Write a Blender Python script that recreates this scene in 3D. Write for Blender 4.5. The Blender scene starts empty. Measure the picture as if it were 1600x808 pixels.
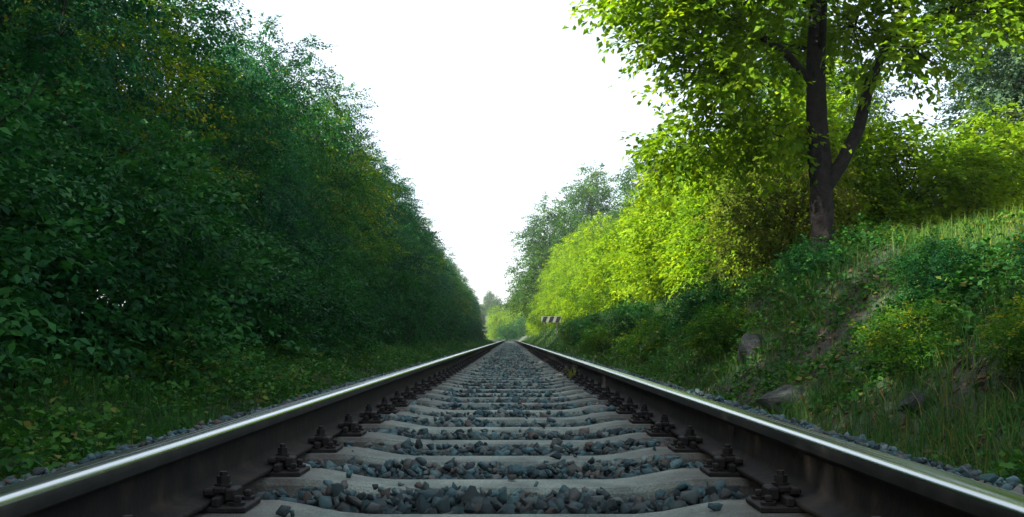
import bpy, bmesh, math, random
import numpy as np
from mathutils import Vector, Matrix

R = math.radians
scene = bpy.context.scene
col = scene.collection

# ------------------------------------------------------------------ camera
CAM_Z = 0.230                                   # rail head top is z = 0
F_PX = 1540.0                                   # focal length in photo pixels (1600 wide)
cam_d = bpy.data.cameras.new('camera')
cam_d.sensor_width = 36.0
cam_d.lens = 36.0 * F_PX / 1600.0
cam_d.shift_y = (529 - 404) / 1600.0
cam_d.shift_x = 0.002
cam_d.clip_start = 0.05
cam_d.clip_end = 6000
cam = bpy.data.objects.new('camera', cam_d)
col.objects.link(cam)
cam.location = (0.016, 0, CAM_Z)
cam.rotation_euler = (R(90), 0, 0)
scene.camera = cam

# ------------------------------------------------------------------ sky, sun, exposure
SUN_EL, SUN_AZ = 33.0, 248.0                    # azimuth clockwise from +Y (track direction): from the left
world = bpy.data.worlds.new('World')
scene.world = world
world.use_nodes = True
wn, wl = world.node_tree.nodes, world.node_tree.links
wn.clear()
w_out = wn.new('ShaderNodeOutputWorld')
w_bg = wn.new('ShaderNodeBackground')
w_sky = wn.new('ShaderNodeTexSky')
w_sky.sky_type = 'NISHITA'
w_sky.sun_disc = False
w_sky.sun_elevation = R(SUN_EL)
w_sky.sun_rotation = R(SUN_AZ)
w_sky.air_density = 1.0
w_sky.dust_density = 2.2
w_sky.ozone_density = 1.0
w_bg.inputs['Strength'].default_value = 0.083
w_mix = wn.new('ShaderNodeMix'); w_mix.data_type = 'RGBA'          # thin even veil of white cloud over the whole sky
w_mix.inputs[0].default_value = 0.45
w_mix.inputs[7].default_value = (5.6, 5.9, 6.1, 1)
wl.new(w_sky.outputs[0], w_mix.inputs[6])
wl.new(w_mix.outputs[2], w_bg.inputs['Color'])
wl.new(w_bg.outputs[0], w_out.inputs['Surface'])

sun_d = bpy.data.lights.new('sun', 'SUN')
sun_d.energy = 5.0
sun_d.angle = R(0.5)
sun_d.color = (1.0, 0.95, 0.86)
sun = bpy.data.objects.new('sun', sun_d)
col.objects.link(sun)
az = R(SUN_AZ)
to_sun = Vector((math.sin(az) * math.cos(R(SUN_EL)), math.cos(az) * math.cos(R(SUN_EL)), math.sin(R(SUN_EL))))
sun.rotation_euler = to_sun.to_track_quat('Z', 'Y').to_euler()
sun.location = to_sun * 40

scene.view_settings.view_transform = 'Standard'
scene.view_settings.look = 'None'
scene.view_settings.gamma = 1.0
scene.view_settings.use_curve_mapping = False
scene.view_settings.exposure = 1.95
scene.cycles.max_bounces = 6
scene.cycles.diffuse_bounces = 3
scene.cycles.transmission_bounces = 4
scene.cycles.use_denoising = True

# ------------------------------------------------------------------ helpers
def tag(o, label=None, cat=None, group=None, kind=None):
    if label: o['label'] = label
    if cat: o['category'] = cat
    if group: o['group'] = group
    if kind: o['kind'] = kind
    return o

def link(name, data, parent=None, loc=(0, 0, 0), rot=(0, 0, 0), scale=(1, 1, 1)):
    o = bpy.data.objects.new(name, data)
    col.objects.link(o)
    if parent is not None: o.parent = parent
    o.location = loc; o.rotation_euler = rot; o.scale = scale
    return o

def np_mesh(name, verts, faces, mats, var=None, fmat=None, smooth=False):
    """verts (N,3); faces: array (F,k) or list of arrays with different k; var: per vertex float"""
    me = bpy.data.meshes.new(name)
    verts = np.asarray(verts, dtype=np.float32)
    if isinstance(faces, np.ndarray): faces = [faces]
    faces = [np.asarray(f, dtype=np.int32) for f in faces if len(f)]
    nl = sum(f.size for f in faces); nf = sum(len(f) for f in faces)
    me.vertices.add(len(verts)); me.vertices.foreach_set('co', verts.ravel())
    me.loops.add(nl); me.loops.foreach_set('vertex_index', np.concatenate([f.ravel() for f in faces]))
    me.polygons.add(nf)
    starts, off = [], 0
    for f in faces:
        k = f.shape[1]
        starts.append(off + np.arange(len(f), dtype=np.int32) * k); off += f.size
    me.polygons.foreach_set('loop_start', np.concatenate(starts))
    if smooth: me.polygons.foreach_set('use_smooth', np.ones(nf, dtype=bool))
    if not isinstance(mats, (list, tuple)): mats = [mats]
    for m in mats: me.materials.append(m)
    if fmat is not None: me.polygons.foreach_set('material_index', np.asarray(fmat, dtype=np.int32))
    me.update(calc_edges=True)
    if var is not None:
        at = me.attributes.new('var', 'FLOAT', 'POINT')
        at.data.foreach_set('value', np.asarray(var, dtype=np.float32))
    return me

def bm_mesh(name, bm, mats, smooth=False):
    me = bpy.data.meshes.new(name)
    bmesh.ops.recalc_face_normals(bm, faces=bm.faces[:])
    bm.to_mesh(me); bm.free()
    if not isinstance(mats, (list, tuple)): mats = [mats]
    for m in mats: me.materials.append(m)
    if smooth:
        me.polygons.foreach_set('use_smooth', [True] * len(me.polygons))
    return me

def add_box(bm, c, s, rz=0, bevel=0.0):
    g = bmesh.ops.create_cube(bm, size=1.0)
    vs = g['verts']
    bmesh.ops.scale(bm, vec=s, verts=vs)
    if bevel:
        es = list({e for v in vs for e in v.link_edges})
        r = bmesh.ops.bevel(bm, geom=es, offset=bevel, segments=1, affect='EDGES')
        vs = list({v for f in r['faces'] for v in f.verts} | {v for v in vs if v.is_valid})
    if rz: bmesh.ops.rotate(bm, verts=vs, cent=(0, 0, 0), matrix=Matrix.Rotation(rz, 3, 'Z'))
    bmesh.ops.translate(bm, vec=c, verts=vs)
    return vs

def add_cyl(bm, c, r, h, seg=6, r2=None):
    g = bmesh.ops.create_cone(bm, cap_ends=True, segments=seg, radius1=r, radius2=r if r2 is None else r2, depth=h)
    bmesh.ops.translate(bm, vec=c, verts=g['verts'])
    return g['verts']

def vnoise(x, y, seed=0):
    """cheap smooth value noise on arrays"""
    x = np.asarray(x, float); y = np.asarray(y, float)
    xi = np.floor(x).astype(np.int64); yi = np.floor(y).astype(np.int64)
    fx = x - xi; fy = y - yi
    fx = fx * fx * (3 - 2 * fx); fy = fy * fy * (3 - 2 * fy)
    def h(a, b):
        n = (a * 374761393 + b * 668265263 + seed * 1442695041) & 0x7fffffff
        n = ((n ^ (n >> 13)) * 1274126177) & 0x7fffffff
        return ((n ^ (n >> 16)) & 0xffff) / 65535.0
    return (h(xi, yi) * (1 - fx) + h(xi + 1, yi) * fx) * (1 - fy) + (h(xi, yi + 1) * (1 - fx) + h(xi + 1, yi + 1) * fx) * fy

# ------------------------------------------------------------------ materials
def new_mat(name):
    m = bpy.data.materials.new(name); m.use_nodes = True
    nt = m.node_tree; nt.nodes.clear()
    out = nt.nodes.new('ShaderNodeOutputMaterial')
    p = nt.nodes.new('ShaderNodeBsdfPrincipled')
    nt.links.new(p.outputs[0], out.inputs[0])
    return m, nt, p, out

def ramp(nt, fac, stops):
    r = nt.nodes.new('ShaderNodeValToRGB')
    el = r.color_ramp.elements
    while len(el) < len(stops): el.new(0.5)
    for e, (pos, c) in zip(el, stops):
        e.position = pos; e.color = (*c, 1)
    nt.links.new(fac, r.inputs[0])
    return r.outputs[0]

def noise_tex(nt, scale, detail=4, rough=0.6, coord='Object'):
    tc = nt.nodes.new('ShaderNodeTexCoord')
    n = nt.nodes.new('ShaderNodeTexNoise')
    n.inputs['Scale'].default_value = scale; n.inputs['Detail'].default_value = detail
    n.inputs['Roughness'].default_value = rough
    nt.links.new(tc.outputs[coord], n.inputs['Vector'])
    return n.outputs['Fac']

def bump(nt, p, h, strength=0.4, dist=0.01):
    b = nt.nodes.new('ShaderNodeBump')
    b.inputs['Strength'].default_value = strength; b.inputs['Distance'].default_value = dist
    nt.links.new(h, b.inputs['Height']); nt.links.new(b.outputs[0], p.inputs['Normal'])

def attr(nt, name='var'):
    a = nt.nodes.new('ShaderNodeAttribute'); a.attribute_name = name
    return a.outputs['Fac']

def mixcol(nt, fac, a, b, mode='MIX'):
    m = nt.nodes.new('ShaderNodeMix'); m.data_type = 'RGBA'; m.blend_type = mode
    for sock, v in ((m.inputs[0], fac), (m.inputs[6], a), (m.inputs[7], b)):
        if isinstance(v, (int, float)): sock.default_value = v
        elif isinstance(v, tuple): sock.default_value = (*v, 1)
        else: nt.links.new(v, sock)
    return m.outputs[2]

def leaf_mat(name, stops, trans=0.4, tint=(1.25, 1.35, 0.6), rough=0.58):
    m, nt, p, out = new_mat(name)
    c = ramp(nt, attr(nt), stops)
    nt.links.new(c, p.inputs['Base Color'])
    p.inputs['Roughness'].default_value = rough
    p.inputs['Specular IOR Level'].default_value = 0.10
    t = nt.nodes.new('ShaderNodeBsdfTranslucent')
    nt.links.new(mixcol(nt, 1.0, c, tint, 'MULTIPLY'), t.inputs['Color'])
    mx = nt.nodes.new('ShaderNodeMixShader'); mx.inputs[0].default_value = trans
    nt.links.new(p.outputs[0], mx.inputs[1]); nt.links.new(t.outputs[0], mx.inputs[2])
    nt.links.new(mx.outputs[0], out.inputs[0])
    return m

def solid_mat(name, stops, scale, rough=0.85, bstr=0.4, bdist=0.01, detail=5, metallic=0.0, bscale=None):
    m, nt, p, out = new_mat(name)
    n = noise_tex(nt, scale, detail)
    nt.links.new(ramp(nt, n, stops), p.inputs['Base Color'])
    p.inputs['Roughness'].default_value = rough; p.inputs['Metallic'].default_value = metallic
    p.inputs['Specular IOR Level'].default_value = 0.2
    bump(nt, p, noise_tex(nt, bscale or scale * 3, 4), bstr, bdist)
    return m

M = {}
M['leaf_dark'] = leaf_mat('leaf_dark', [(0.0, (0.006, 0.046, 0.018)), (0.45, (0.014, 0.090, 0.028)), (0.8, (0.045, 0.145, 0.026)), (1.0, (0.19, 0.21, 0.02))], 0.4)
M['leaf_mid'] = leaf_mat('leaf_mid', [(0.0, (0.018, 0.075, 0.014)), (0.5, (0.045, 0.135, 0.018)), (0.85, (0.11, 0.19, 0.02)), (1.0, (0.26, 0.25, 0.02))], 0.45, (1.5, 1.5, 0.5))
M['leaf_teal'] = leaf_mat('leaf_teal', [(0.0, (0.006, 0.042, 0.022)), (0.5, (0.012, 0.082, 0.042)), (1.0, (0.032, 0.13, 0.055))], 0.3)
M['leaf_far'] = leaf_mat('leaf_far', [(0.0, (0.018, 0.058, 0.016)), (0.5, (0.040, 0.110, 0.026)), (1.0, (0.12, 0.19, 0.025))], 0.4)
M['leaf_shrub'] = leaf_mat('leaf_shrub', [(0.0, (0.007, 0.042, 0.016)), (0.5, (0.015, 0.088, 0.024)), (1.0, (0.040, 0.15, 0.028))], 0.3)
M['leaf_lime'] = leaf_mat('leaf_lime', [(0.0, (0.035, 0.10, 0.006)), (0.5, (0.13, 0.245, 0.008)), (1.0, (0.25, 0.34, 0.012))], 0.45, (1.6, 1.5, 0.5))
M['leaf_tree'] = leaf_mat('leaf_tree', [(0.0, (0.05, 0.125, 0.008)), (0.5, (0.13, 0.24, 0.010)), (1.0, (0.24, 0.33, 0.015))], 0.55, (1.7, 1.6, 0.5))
M['leaf_blue'] = leaf_mat('leaf_blue', [(0.0, (0.025, 0.060, 0.040)), (0.5, (0.045, 0.095, 0.060)), (1.0, (0.085, 0.14, 0.060))], 0.3)
M['leaf_olive'] = leaf_mat('leaf_olive', [(0.0, (0.055, 0.085, 0.012)), (0.5, (0.12, 0.155, 0.018)), (1.0, (0.20, 0.20, 0.03))], 0.4)
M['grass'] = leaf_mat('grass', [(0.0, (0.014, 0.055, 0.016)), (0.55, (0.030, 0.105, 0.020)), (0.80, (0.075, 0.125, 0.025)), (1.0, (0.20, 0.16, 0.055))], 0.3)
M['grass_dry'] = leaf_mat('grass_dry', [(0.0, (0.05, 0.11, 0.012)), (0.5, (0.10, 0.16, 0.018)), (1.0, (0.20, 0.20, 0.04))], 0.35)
M['weed'] = leaf_mat('weed', [(0.0, (0.014, 0.055, 0.014)), (0.5, (0.030, 0.12, 0.018)), (0.8, (0.070, 0.16, 0.02)), (1.0, (0.17, 0.15, 0.04))], 0.3)
M['bark'] = solid_mat('bark', [(0.3, (0.007, 0.006, 0.006)), (0.7, (0.026, 0.022, 0.019))], 9, 0.9, 0.8, 0.03)
M['bark_pale'] = solid_mat('bark_pale', [(0.3, (0.05, 0.045, 0.04)), (0.7, (0.12, 0.10, 0.085))], 9, 0.9, 0.8, 0.03)
def _soil():
    m, nt, p, out = new_mat('soil')
    d = ramp(nt, noise_tex(nt, 3.0, 8), [(0.3, (0.016, 0.014, 0.012)), (0.55, (0.040, 0.033, 0.027)), (0.75, (0.070, 0.056, 0.047))])
    g = ramp(nt, noise_tex(nt, 9.0, 6), [(0.3, (0.012, 0.034, 0.012)), (0.7, (0.035, 0.085, 0.022))])
    k = ramp(nt, noise_tex(nt, 0.9, 7, 0.7), [(0.42, (0, 0, 0)), (0.56, (1, 1, 1))])
    nt.links.new(mixcol(nt, k, d, g), p.inputs['Base Color'])
    p.inputs['Roughness'].default_value = 0.95
    bump(nt, p, noise_tex(nt, 14, 8), 1.0, 0.06)
    return m
M['soil'] = _soil()
def _rock():
    m, nt, p, out = new_mat('rock')
    d = ramp(nt, noise_tex(nt, 4.0, 9, 0.7), [(0.3, (0.022, 0.026, 0.026)), (0.55, (0.075, 0.085, 0.086)), (0.75, (0.15, 0.165, 0.17))])
    k = ramp(nt, noise_tex(nt, 1.6, 8, 0.7), [(0.48, (0, 0, 0)), (0.56, (1, 1, 1))])
    nt.links.new(mixcol(nt, k, d, (0.022, 0.052, 0.016)), p.inputs['Base Color'])
    p.inputs['Roughness'].default_value = 0.9
    bump(nt, p, noise_tex(nt, 5, 9, 0.75), 1.0, 0.25)
    return m
M['rock'] = _rock()
M['hill'] = solid_mat('hill', [(0.3, (0.03, 0.07, 0.03)), (0.7, (0.07, 0.12, 0.04))], 0.2, 0.95, 0.5, 0.5)
M['bed'] = solid_mat('bed', [(0.35, (0.008, 0.013, 0.014)), (0.65, (0.040, 0.062, 0.065))], 22, 0.9, 1.0, 0.04, 5, bscale=22)  # low noise tones near black: crevice shade between stones put into the colour
M['rust'] = solid_mat('rust', [(0.3, (0.004, 0.004, 0.0035)), (0.52, (0.010, 0.0085, 0.007)), (0.66, (0.022, 0.016, 0.011)), (0.8, (0.045, 0.029, 0.018))], 11, 0.85, 0.6, 0.004, 9)
M['iron'] = solid_mat('iron', [(0.3, (0.005, 0.005, 0.005)), (0.7, (0.018, 0.014, 0.012))], 25, 0.7, 0.4, 0.004, 5)
M['worn'] = solid_mat('worn', [(0.3, (0.014, 0.014, 0.0135)), (0.55, (0.032, 0.031, 0.029)), (0.8, (0.065, 0.056, 0.044))], 12, 0.5, 0.2, 0.002, 7, 0.4)
M['wood'] = solid_mat('wood', [(0.3, (0.03, 0.028, 0.025)), (0.7, (0.07, 0.06, 0.05))], 6, 0.85)
M['white_paint'] = solid_mat('white_paint', [(0.3, (0.10, 0.115, 0.09)), (0.7, (0.20, 0.22, 0.18))], 8, 0.6, 0.1)
M['black_paint'] = solid_mat('black_paint', [(0.3, (0.008, 0.008, 0.009)), (0.7, (0.016, 0.016, 0.016))], 8, 0.6, 0.1)

def _stone():
    m, nt, p, out = new_mat('stone')
    c = ramp(nt, attr(nt), [(0.0, (0.012, 0.022, 0.024)), (0.35, (0.024, 0.066, 0.072)), (0.62, (0.048, 0.125, 0.132)), (0.80, (0.070, 0.076, 0.068)), (0.90, (0.080, 0.055, 0.042)), (1.0, (0.13, 0.19, 0.185))])
    n = noise_tex(nt, 40, 6)
    c2 = mixcol(nt, 0.75, c, ramp(nt, n, [(0.3, (0.45, 0.45, 0.45)), (0.7, (1.35, 1.35, 1.35))]), 'MULTIPLY')
    nt.links.new(c2, p.inputs['Base Color'])
    p.inputs['Roughness'].default_value = 0.72
    bump(nt, p, noise_tex(nt, 55, 6, 0.75), 0.9, 0.012)
    return m
M['stone'] = _stone()

def _concrete():
    m, nt, p, out = new_mat('concrete')
    big = noise_tex(nt, 5, 6); fine = noise_tex(nt, 130, 3)
    c = ramp(nt, big, [(0.3, (0.08, 0.10, 0.088)), (0.5, (0.18, 0.215, 0.187)), (0.7, (0.27, 0.305, 0.26))])
    c = mixcol(nt, 0.8, c, ramp(nt, fine, [(0.35, (0.55, 0.55, 0.55)), (0.65, (1.2, 1.2, 1.2))]), 'MULTIPLY')
    oi = nt.nodes.new('ShaderNodeObjectInfo')
    c = mixcol(nt, 1.0, c, ramp(nt, oi.outputs['Random'], [(0.0, (0.68, 0.70, 0.70)), (1.0, (1.05, 1.05, 1.0))]), 'MULTIPLY')
    tc = nt.nodes.new('ShaderNodeTexCoord'); sx = nt.nodes.new('ShaderNodeSeparateXYZ'); nt.links.new(tc.outputs['Object'], sx.inputs[0])
    ab = nt.nodes.new('ShaderNodeMath'); ab.operation = 'ABSOLUTE'; nt.links.new(sx.outputs[0], ab.inputs[0])
    ad = nt.nodes.new('ShaderNodeMath'); ad.operation = 'MULTIPLY_ADD'; ad.inputs[1].default_value = 0.5
    nt.links.new(noise_tex(nt, 9, 6, 0.7), ad.inputs[0]); nt.links.new(ab.outputs[0], ad.inputs[2])
    c = mixcol(nt, ramp(nt, ad.outputs[0], [(0.62, (0, 0, 0)), (0.92, (0.8, 0.8, 0.8))]), c, (0.040, 0.028, 0.021))
    nt.links.new(c, p.inputs['Base Color'])
    p.inputs['Roughness'].default_value = 0.9
    bump(nt, p, fine, 0.8, 0.006)
    return m
M['concrete'] = _concrete()

def _steel():
    m, nt, p, out = new_mat('polished_steel')
    tc = nt.nodes.new('ShaderNodeTexCoord'); mp = nt.nodes.new('ShaderNodeMapping')
    mp.inputs['Scale'].default_value = (160, 0.6, 60)
    n = nt.nodes.new('ShaderNodeTexNoise'); n.inputs['Scale'].default_value = 1.0; n.inputs['Detail'].default_value = 4
    nt.links.new(tc.outputs['Object'], mp.inputs[0]); nt.links.new(mp.outputs[0], n.inputs['Vector'])
    nt.links.new(ramp(nt, n.outputs['Fac'], [(0.3, (0.42, 0.45, 0.45)), (0.7, (0.62, 0.64, 0.63))]), p.inputs['Base Color'])
    p.inputs['Metallic'].default_value = 1.0
    nt.links.new(ramp(nt, n.outputs['Fac'], [(0.3, (0.16,) * 3), (0.7, (0.30,) * 3)]), p.inputs['Roughness'])
    return m
M['steel'] = _steel()

# ------------------------------------------------------------------ terrain
def track_x(y):
    y = np.asarray(y, float)
    return np.where(y > 165, -(np.maximum(y, 165) - 165) ** 2 / 700.0, 0.0)

def ground_z(x, y):
    x = np.asarray(x, float); y = np.asarray(y, float)
    u = x - track_x(y)
    right = np.interp(u, [0, 2.0, 2.35, 2.9, 3.5, 4.2, 5.5, 8, 14, 30, 80, 500], [-0.62, -0.62, -0.50, 0.05, 0.80, 1.28, 1.46, 1.75, 2.3, 4.0, 7, 9])
    right = np.where(right > -0.4, -0.4 + (right + 0.4) * np.interp(y, [4, 8, 13, 20], [0.66, 0.74, 1.0, 1.0]), right)
    left = np.interp(-u, [0, 2.0, 2.6, 3.6, 5, 9, 20, 60, 500], [-0.62, -0.62, -0.50, -0.28, 0.1, 0.6, 1.2, 3, 5])
    z = np.where(u > 0, right, left)
    amp = np.clip((np.abs(u) - 1.95) / 1.2, 0, 1)
    z = z + amp * (0.34 * (vnoise(x * 0.8, y * 0.55, 3) - 0.5) + 0.20 * (vnoise(x * 2.1, y * 1.9, 5) - 0.5))
    fade = np.clip((y - 70) / 90, 0, 1)
    z = np.where(u > 2, z * (1 - 0.35 * fade), z)
    z = z + np.clip((y - 235) / 160, 0, 1) ** 1.4 * 10 + np.clip((y - 420) / 800, 0, 1) * 10
    return z

gx = np.unique(np.concatenate([-np.geomspace(9, 900, 22), np.linspace(-9, -1.9, 36), np.linspace(-1.9, 1.9, 5), np.linspace(1.9, 9, 48), np.geomspace(9, 900, 22)]))
gy = np.unique(np.concatenate([np.linspace(-25, 0, 10), np.linspace(0, 30, 121), np.linspace(30, 100, 90), np.geomspace(100, 1800, 50)]))
GX, GY = np.meshgrid(gx, gy)
GZ = ground_z(GX, GY)
nx, ny = len(gx), len(gy)
idx = np.arange(nx * ny).reshape(ny, nx)
quads = np.stack([idx[:-1, :-1].ravel(), idx[:-1, 1:].ravel(), idx[1:, 1:].ravel(), idx[1:, :-1].ravel()], 1)
ground = link('ground', np_mesh('ground', np.stack([GX.ravel(), GY.ravel(), GZ.ravel()], 1), quads, M['soil'], smooth=True))
tag(ground, 'dark bare soil of the verges and the railway cutting', 'ground', kind='structure')

# ballast bed sheet (cross profile swept along the track)
prof = [(-2.25, -0.70), (-2.0, -0.52), (-1.8, -0.36), (-1.5, -0.235), (-1.0, -0.228), (-0.5, -0.232), (0, -0.240), (0.5, -0.232), (1.0, -0.228), (1.5, -0.235), (1.8, -0.36), (2.0, -0.52), (2.25, -0.70)]
by = np.concatenate([np.linspace(-6, 165, 172), np.linspace(168, 262, 40)])
PX = np.array([p_[0] for p_ in prof]); PZ = np.array([p_[1] for p_ in prof])
BX, BY = np.meshgrid(PX, by)
BZ = np.tile(PZ, (len(by), 1)) + 0.02 * (vnoise(BX * 7, BY * 5, 9) - 0.5)
BX = BX + track_x(BY)
idx = np.arange(BX.size).reshape(BX.shape)
quads = np.stack([idx[:-1, :-1].ravel(), idx[:-1, 1:].ravel(), idx[1:, 1:].ravel(), idx[1:, :-1].ravel()], 1)
ballast = link('ballast_bed', np_mesh('ballast_bed', np.stack([BX.ravel(), BY.ravel(), BZ.ravel()], 1), quads, M['bed'], smooth=True))
tag(ballast, 'bed of dark blue grey crushed stone under the railway track', 'ballast', kind='structure')

# ------------------------------------------------------------------ railway track
track = link('railway_track', None, loc=(0, 0, 0))
tag(track, 'straight single railway track of steel rails on concrete sleepers', 'railway track')

half = [(0, 0), (0.010, -0.0002), (0.0205, -0.0008), (0.0255, -0.0022), (0.0295, -0.0047), (0.0325, -0.0082), (0.0345, -0.0125), (0.0352, -0.018), (0.0358, -0.036), (0.0340, -0.0395), (0.0125, -0.0475), (0.0090, -0.056), (0.0080, -0.085), (0.0085, -0.120), (0.0120, -0.133), (0.0240, -0.1400), (0.0660, -0.1485), (0.0700, -0.151), (0.0700, -0.160)]
rail_prof = [(-x, z) for x, z in half[::-1][:-1]] + half
ry = np.concatenate([np.linspace(-6, 165, 100), np.linspace(167, 262, 48)])
def make_rail(xc):
    n = len(rail_prof)
    rx = np.array([p_[0] for p_ in rail_prof]); rz = np.array([p_[1] for p_ in rail_prof])
    X = xc + rx[None, :] + track_x(ry)[:, None]; Y = np.repeat(ry[:, None], n, 1); Z = np.repeat(rz[None, :], len(ry), 0)
    # tiny waviness of a real rail
    X = X + (0.0012 * (vnoise(ry * 0.13, ry * 0 + xc * 7, 2) - 0.5))[:, None]
    idx = np.arange(X.size).reshape(X.shape)
    q = np.stack([idx[:-1, :-1], idx[:-1, 1:], idx[1:, 1:], idx[1:, :-1]], -1)
    mid = (n - 1) // 2
    j = np.arange(n - 1)
    dj = np.abs(j + 0.5 - mid)
    top = np.where(dj < 6.2, 1, np.where(dj < 8.4, 2, 0))
    fm = np.tile(top, len(ry) - 1)
    bot = np.stack([idx[:-1, -1], idx[:-1, 0], idx[1:, 0], idx[1:, -1]], -1)
    me = np_mesh('rail', np.stack([X.ravel(), Y.ravel(), Z.ravel()], 1), np.concatenate([q.reshape(-1, 4), bot]), [M['rust'], M['steel'], M['worn']], fmat=np.concatenate([fm, np.zeros(len(bot), int)]), smooth=True)
    return me
RAIL_X = 0.7525
for s in (-1, 1):
    r_ = link('rail', make_rail(s * RAIL_X), track)
    r_['label'] = ('left' if s < 0 else 'right') + ' steel rail with a bright worn running edge'

# sleeper: concrete, dips towards the middle, chamfered
def sleeper_mesh():
    st = [(-1.30, -0.188, 0.115), (-1.285, -0.176, 0.13), (-0.95, -0.1755, 0.135), (-0.56, -0.1755, 0.135), (-0.50, -0.183, 0.124), (-0.40, -0.200, 0.108), (-0.33, -0.2055, 0.102), (0.33, -0.2055, 0.102), (0.40, -0.200, 0.108), (0.50, -0.183, 0.124), (0.56, -0.1755, 0.135), (0.95, -0.1755, 0.135), (1.285, -0.176, 0.13), (1.30, -0.188, 0.115)]
    vs, n = [], 6
    for x, zt, hw in st:
        vs += [(x, -hw - 0.03, -0.36), (x, -hw, zt - 0.016), (x, -hw + 0.016, zt), (x, hw - 0.016, zt), (x, hw, zt - 0.016), (x, hw + 0.03, -0.36)]
    bm = bmesh.new()
    V = [bm.verts.new(v) for v in vs]
    for i in range(len(st) - 1):
        for j in range(n):
            k = (j + 1) % n
            bm.faces.new((V[i * n + j], V[i * n + k], V[(i + 1) * n + k], V[(i + 1) * n + j]))
    bm.faces.new(V[:n]); bm.faces.new(V[-n:])
    return bm_mesh('sleeper', bm, M['concrete'])
SLEEPER = sleeper_mesh()

def plate_mesh():
    bm = bmesh.new()
    add_box(bm, (0, 0, -0.168), (0.31, 0.15, 0.0145), bevel=0.003)
    for s in (-1, 1):
        add_box(bm, (s * 0.085, 0, -0.1505), (0.018, 0.15, 0.022), bevel=0.003)      # ribs beside the rail foot
        for t in (-1, 1):
            add_cyl(bm, (s * 0.13, t * 0.045, -0.1575), 0.018, 0.008, 10)
            add_box(bm, (s * 0.13, t * 0.045, -0.146), (0.017, 0.017, 0.016), bevel=0.003)   # coach screw heads
    return bm_mesh('baseplate', bm, M['iron'])
def clip_mesh():
    bm = bmesh.new()        # local: foot edge towards -x, stands at the rib
    add_box(bm, (-0.024, 0, -0.1335), (0.030, 0.062, 0.016), bevel=0.004)
    add_box(bm, (0.0, 0, -0.1275), (0.030, 0.066, 0.016), bevel=0.004)
    add_box(bm, (0.026, 0, -0.1385), (0.026, 0.062, 0.030), bevel=0.004)
    add_cyl(bm, (0.002, 0, -0.117), 0.021, 0.005, 10)
    add_cyl(bm, (0.002, 0, -0.1055), 0.0160, 0.018, 6)
    add_cyl(bm, (0.002, 0, -0.0915), 0.0095, 0.011, 8)
    return bm_mesh('rail_clip', bm, M['iron'])
PLATE, CLIP = plate_mesh(), clip_mesh()
rng = random.Random(4)
SL_Y = [2.96 + 0.6 * k for k in range(-6, 264)]
NEAR_SL = []
far_v, far_f = [], []
sv = np.array([v.co[:] for v in SLEEPER.vertices])
sf = [tuple(p_.vertices) for p_ in SLEEPER.polygons]
SLEEPER_DATA = []
for k, y in enumerate(SL_Y):
    y += rng.uniform(-0.012, 0.012); rz = rng.uniform(-0.006, 0.006)
    if k < 106:
        s = link('sleeper', SLEEPER, track, (rng.uniform(-0.012, 0.012), y, rng.uniform(-0.003, 0.003)), (0, 0, rz))
        if k < 56:
            for sd in (-1, 1):
                link('baseplate', PLATE, s, (sd * RAIL_X - s.location.x, 0, -s.location.z))
                for io in (-1, 1):
                    link('rail_clip', CLIP, s, (sd * RAIL_X + io * 0.085 - s.location.x, rng.uniform(-0.01, 0.01), -s.location.z), (0, 0, (0 if io > 0 else math.pi) + rng.uniform(-0.06, 0.06)))
    else:
        far_v.append(sv + np.array([0, y, 0]))
nv = len(sv)
tri = []
for i in range(len(far_v)):
    tri += [tuple(a + i * nv for a in f) for f in sf if len(f) == 4]
tag(link('distant_sleepers', np_mesh('distant_sleepers', np.concatenate(far_v), np.array(tri), M['concrete']), track), kind='stuff')
# fastenings too far to pick apart, joined
pv = np.array([v.co[:] for v in CLIP.vertices]); pf = [tuple(p_.vertices) for p_ in CLIP.polygons]
av, a3, o = [], {}, 0
for y in SL_Y[56:150]:
    for sd in (-1, 1):
        for io in (-1, 1):
            av.append(pv * np.array([io, 1, 1]) + np.array([sd * RAIL_X + io * 0.085, y, 0]))
            for f in pf: a3.setdefault(len(f), []).append(tuple(a + o for a in f))
            o += len(pv)
tag(link('distant_rail_clips', np_mesh('distant_rail_clips', np.concatenate(av), [np.array(v) for v in a3.values()], M['iron']), track), kind='stuff')

# ------------------------------------------------------------------ ballast stones
nrng = np.random.default_rng(11)
def stone_template(n, seed):
    r = np.random.default_rng(seed)
    p_ = r.normal(size=(n, 3)); p_ /= np.linalg.norm(p_, axis=1)[:, None]
    p_ *= r.uniform(0.8, 1.0, (n, 1)); p_ *= np.array([1.0, r.uniform(0.65, 0.95), r.uniform(0.5, 0.8)])
    bm = bmesh.new()
    for q in p_: bm.verts.new(q)
    g = bmesh.ops.convex_hull(bm, input=bm.verts[:])
    bmesh.ops.delete(bm, geom=[e for e in g['geom_interior'] if isinstance(e, bmesh.types.BMVert)], context='VERTS')
    bmesh.ops.triangulate(bm, faces=bm.faces[:])
    bmesh.ops.recalc_face_normals(bm, faces=bm.faces[:])
    bm.verts.index_update()
    v = np.array([a.co[:] for a in bm.verts]); f = np.array([[b.index for b in a.verts] for a in bm.faces])
    bm.free()
    return v, f
T_HI = [stone_template(9, s) for s in range(22)]
T_LO = [stone_template(9, 50 + s) for s in range(10)]

def rot_mats(n):
    q = nrng.normal(size=(n, 4)); q /= np.linalg.norm(q, axis=1)[:, None]
    w, x, y, z = q.T
    return np.stack([np.stack([1 - 2 * (y * y + z * z), 2 * (x * y - z * w), 2 * (x * z + y * w)], 1), np.stack([2 * (x * y + z * w), 1 - 2 * (x * x + z * z), 2 * (y * z - x * w)], 1), np.stack([2 * (x * z - y * w), 2 * (y * z + x * w), 1 - 2 * (x * x + y * y)], 1)], 1)

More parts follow.
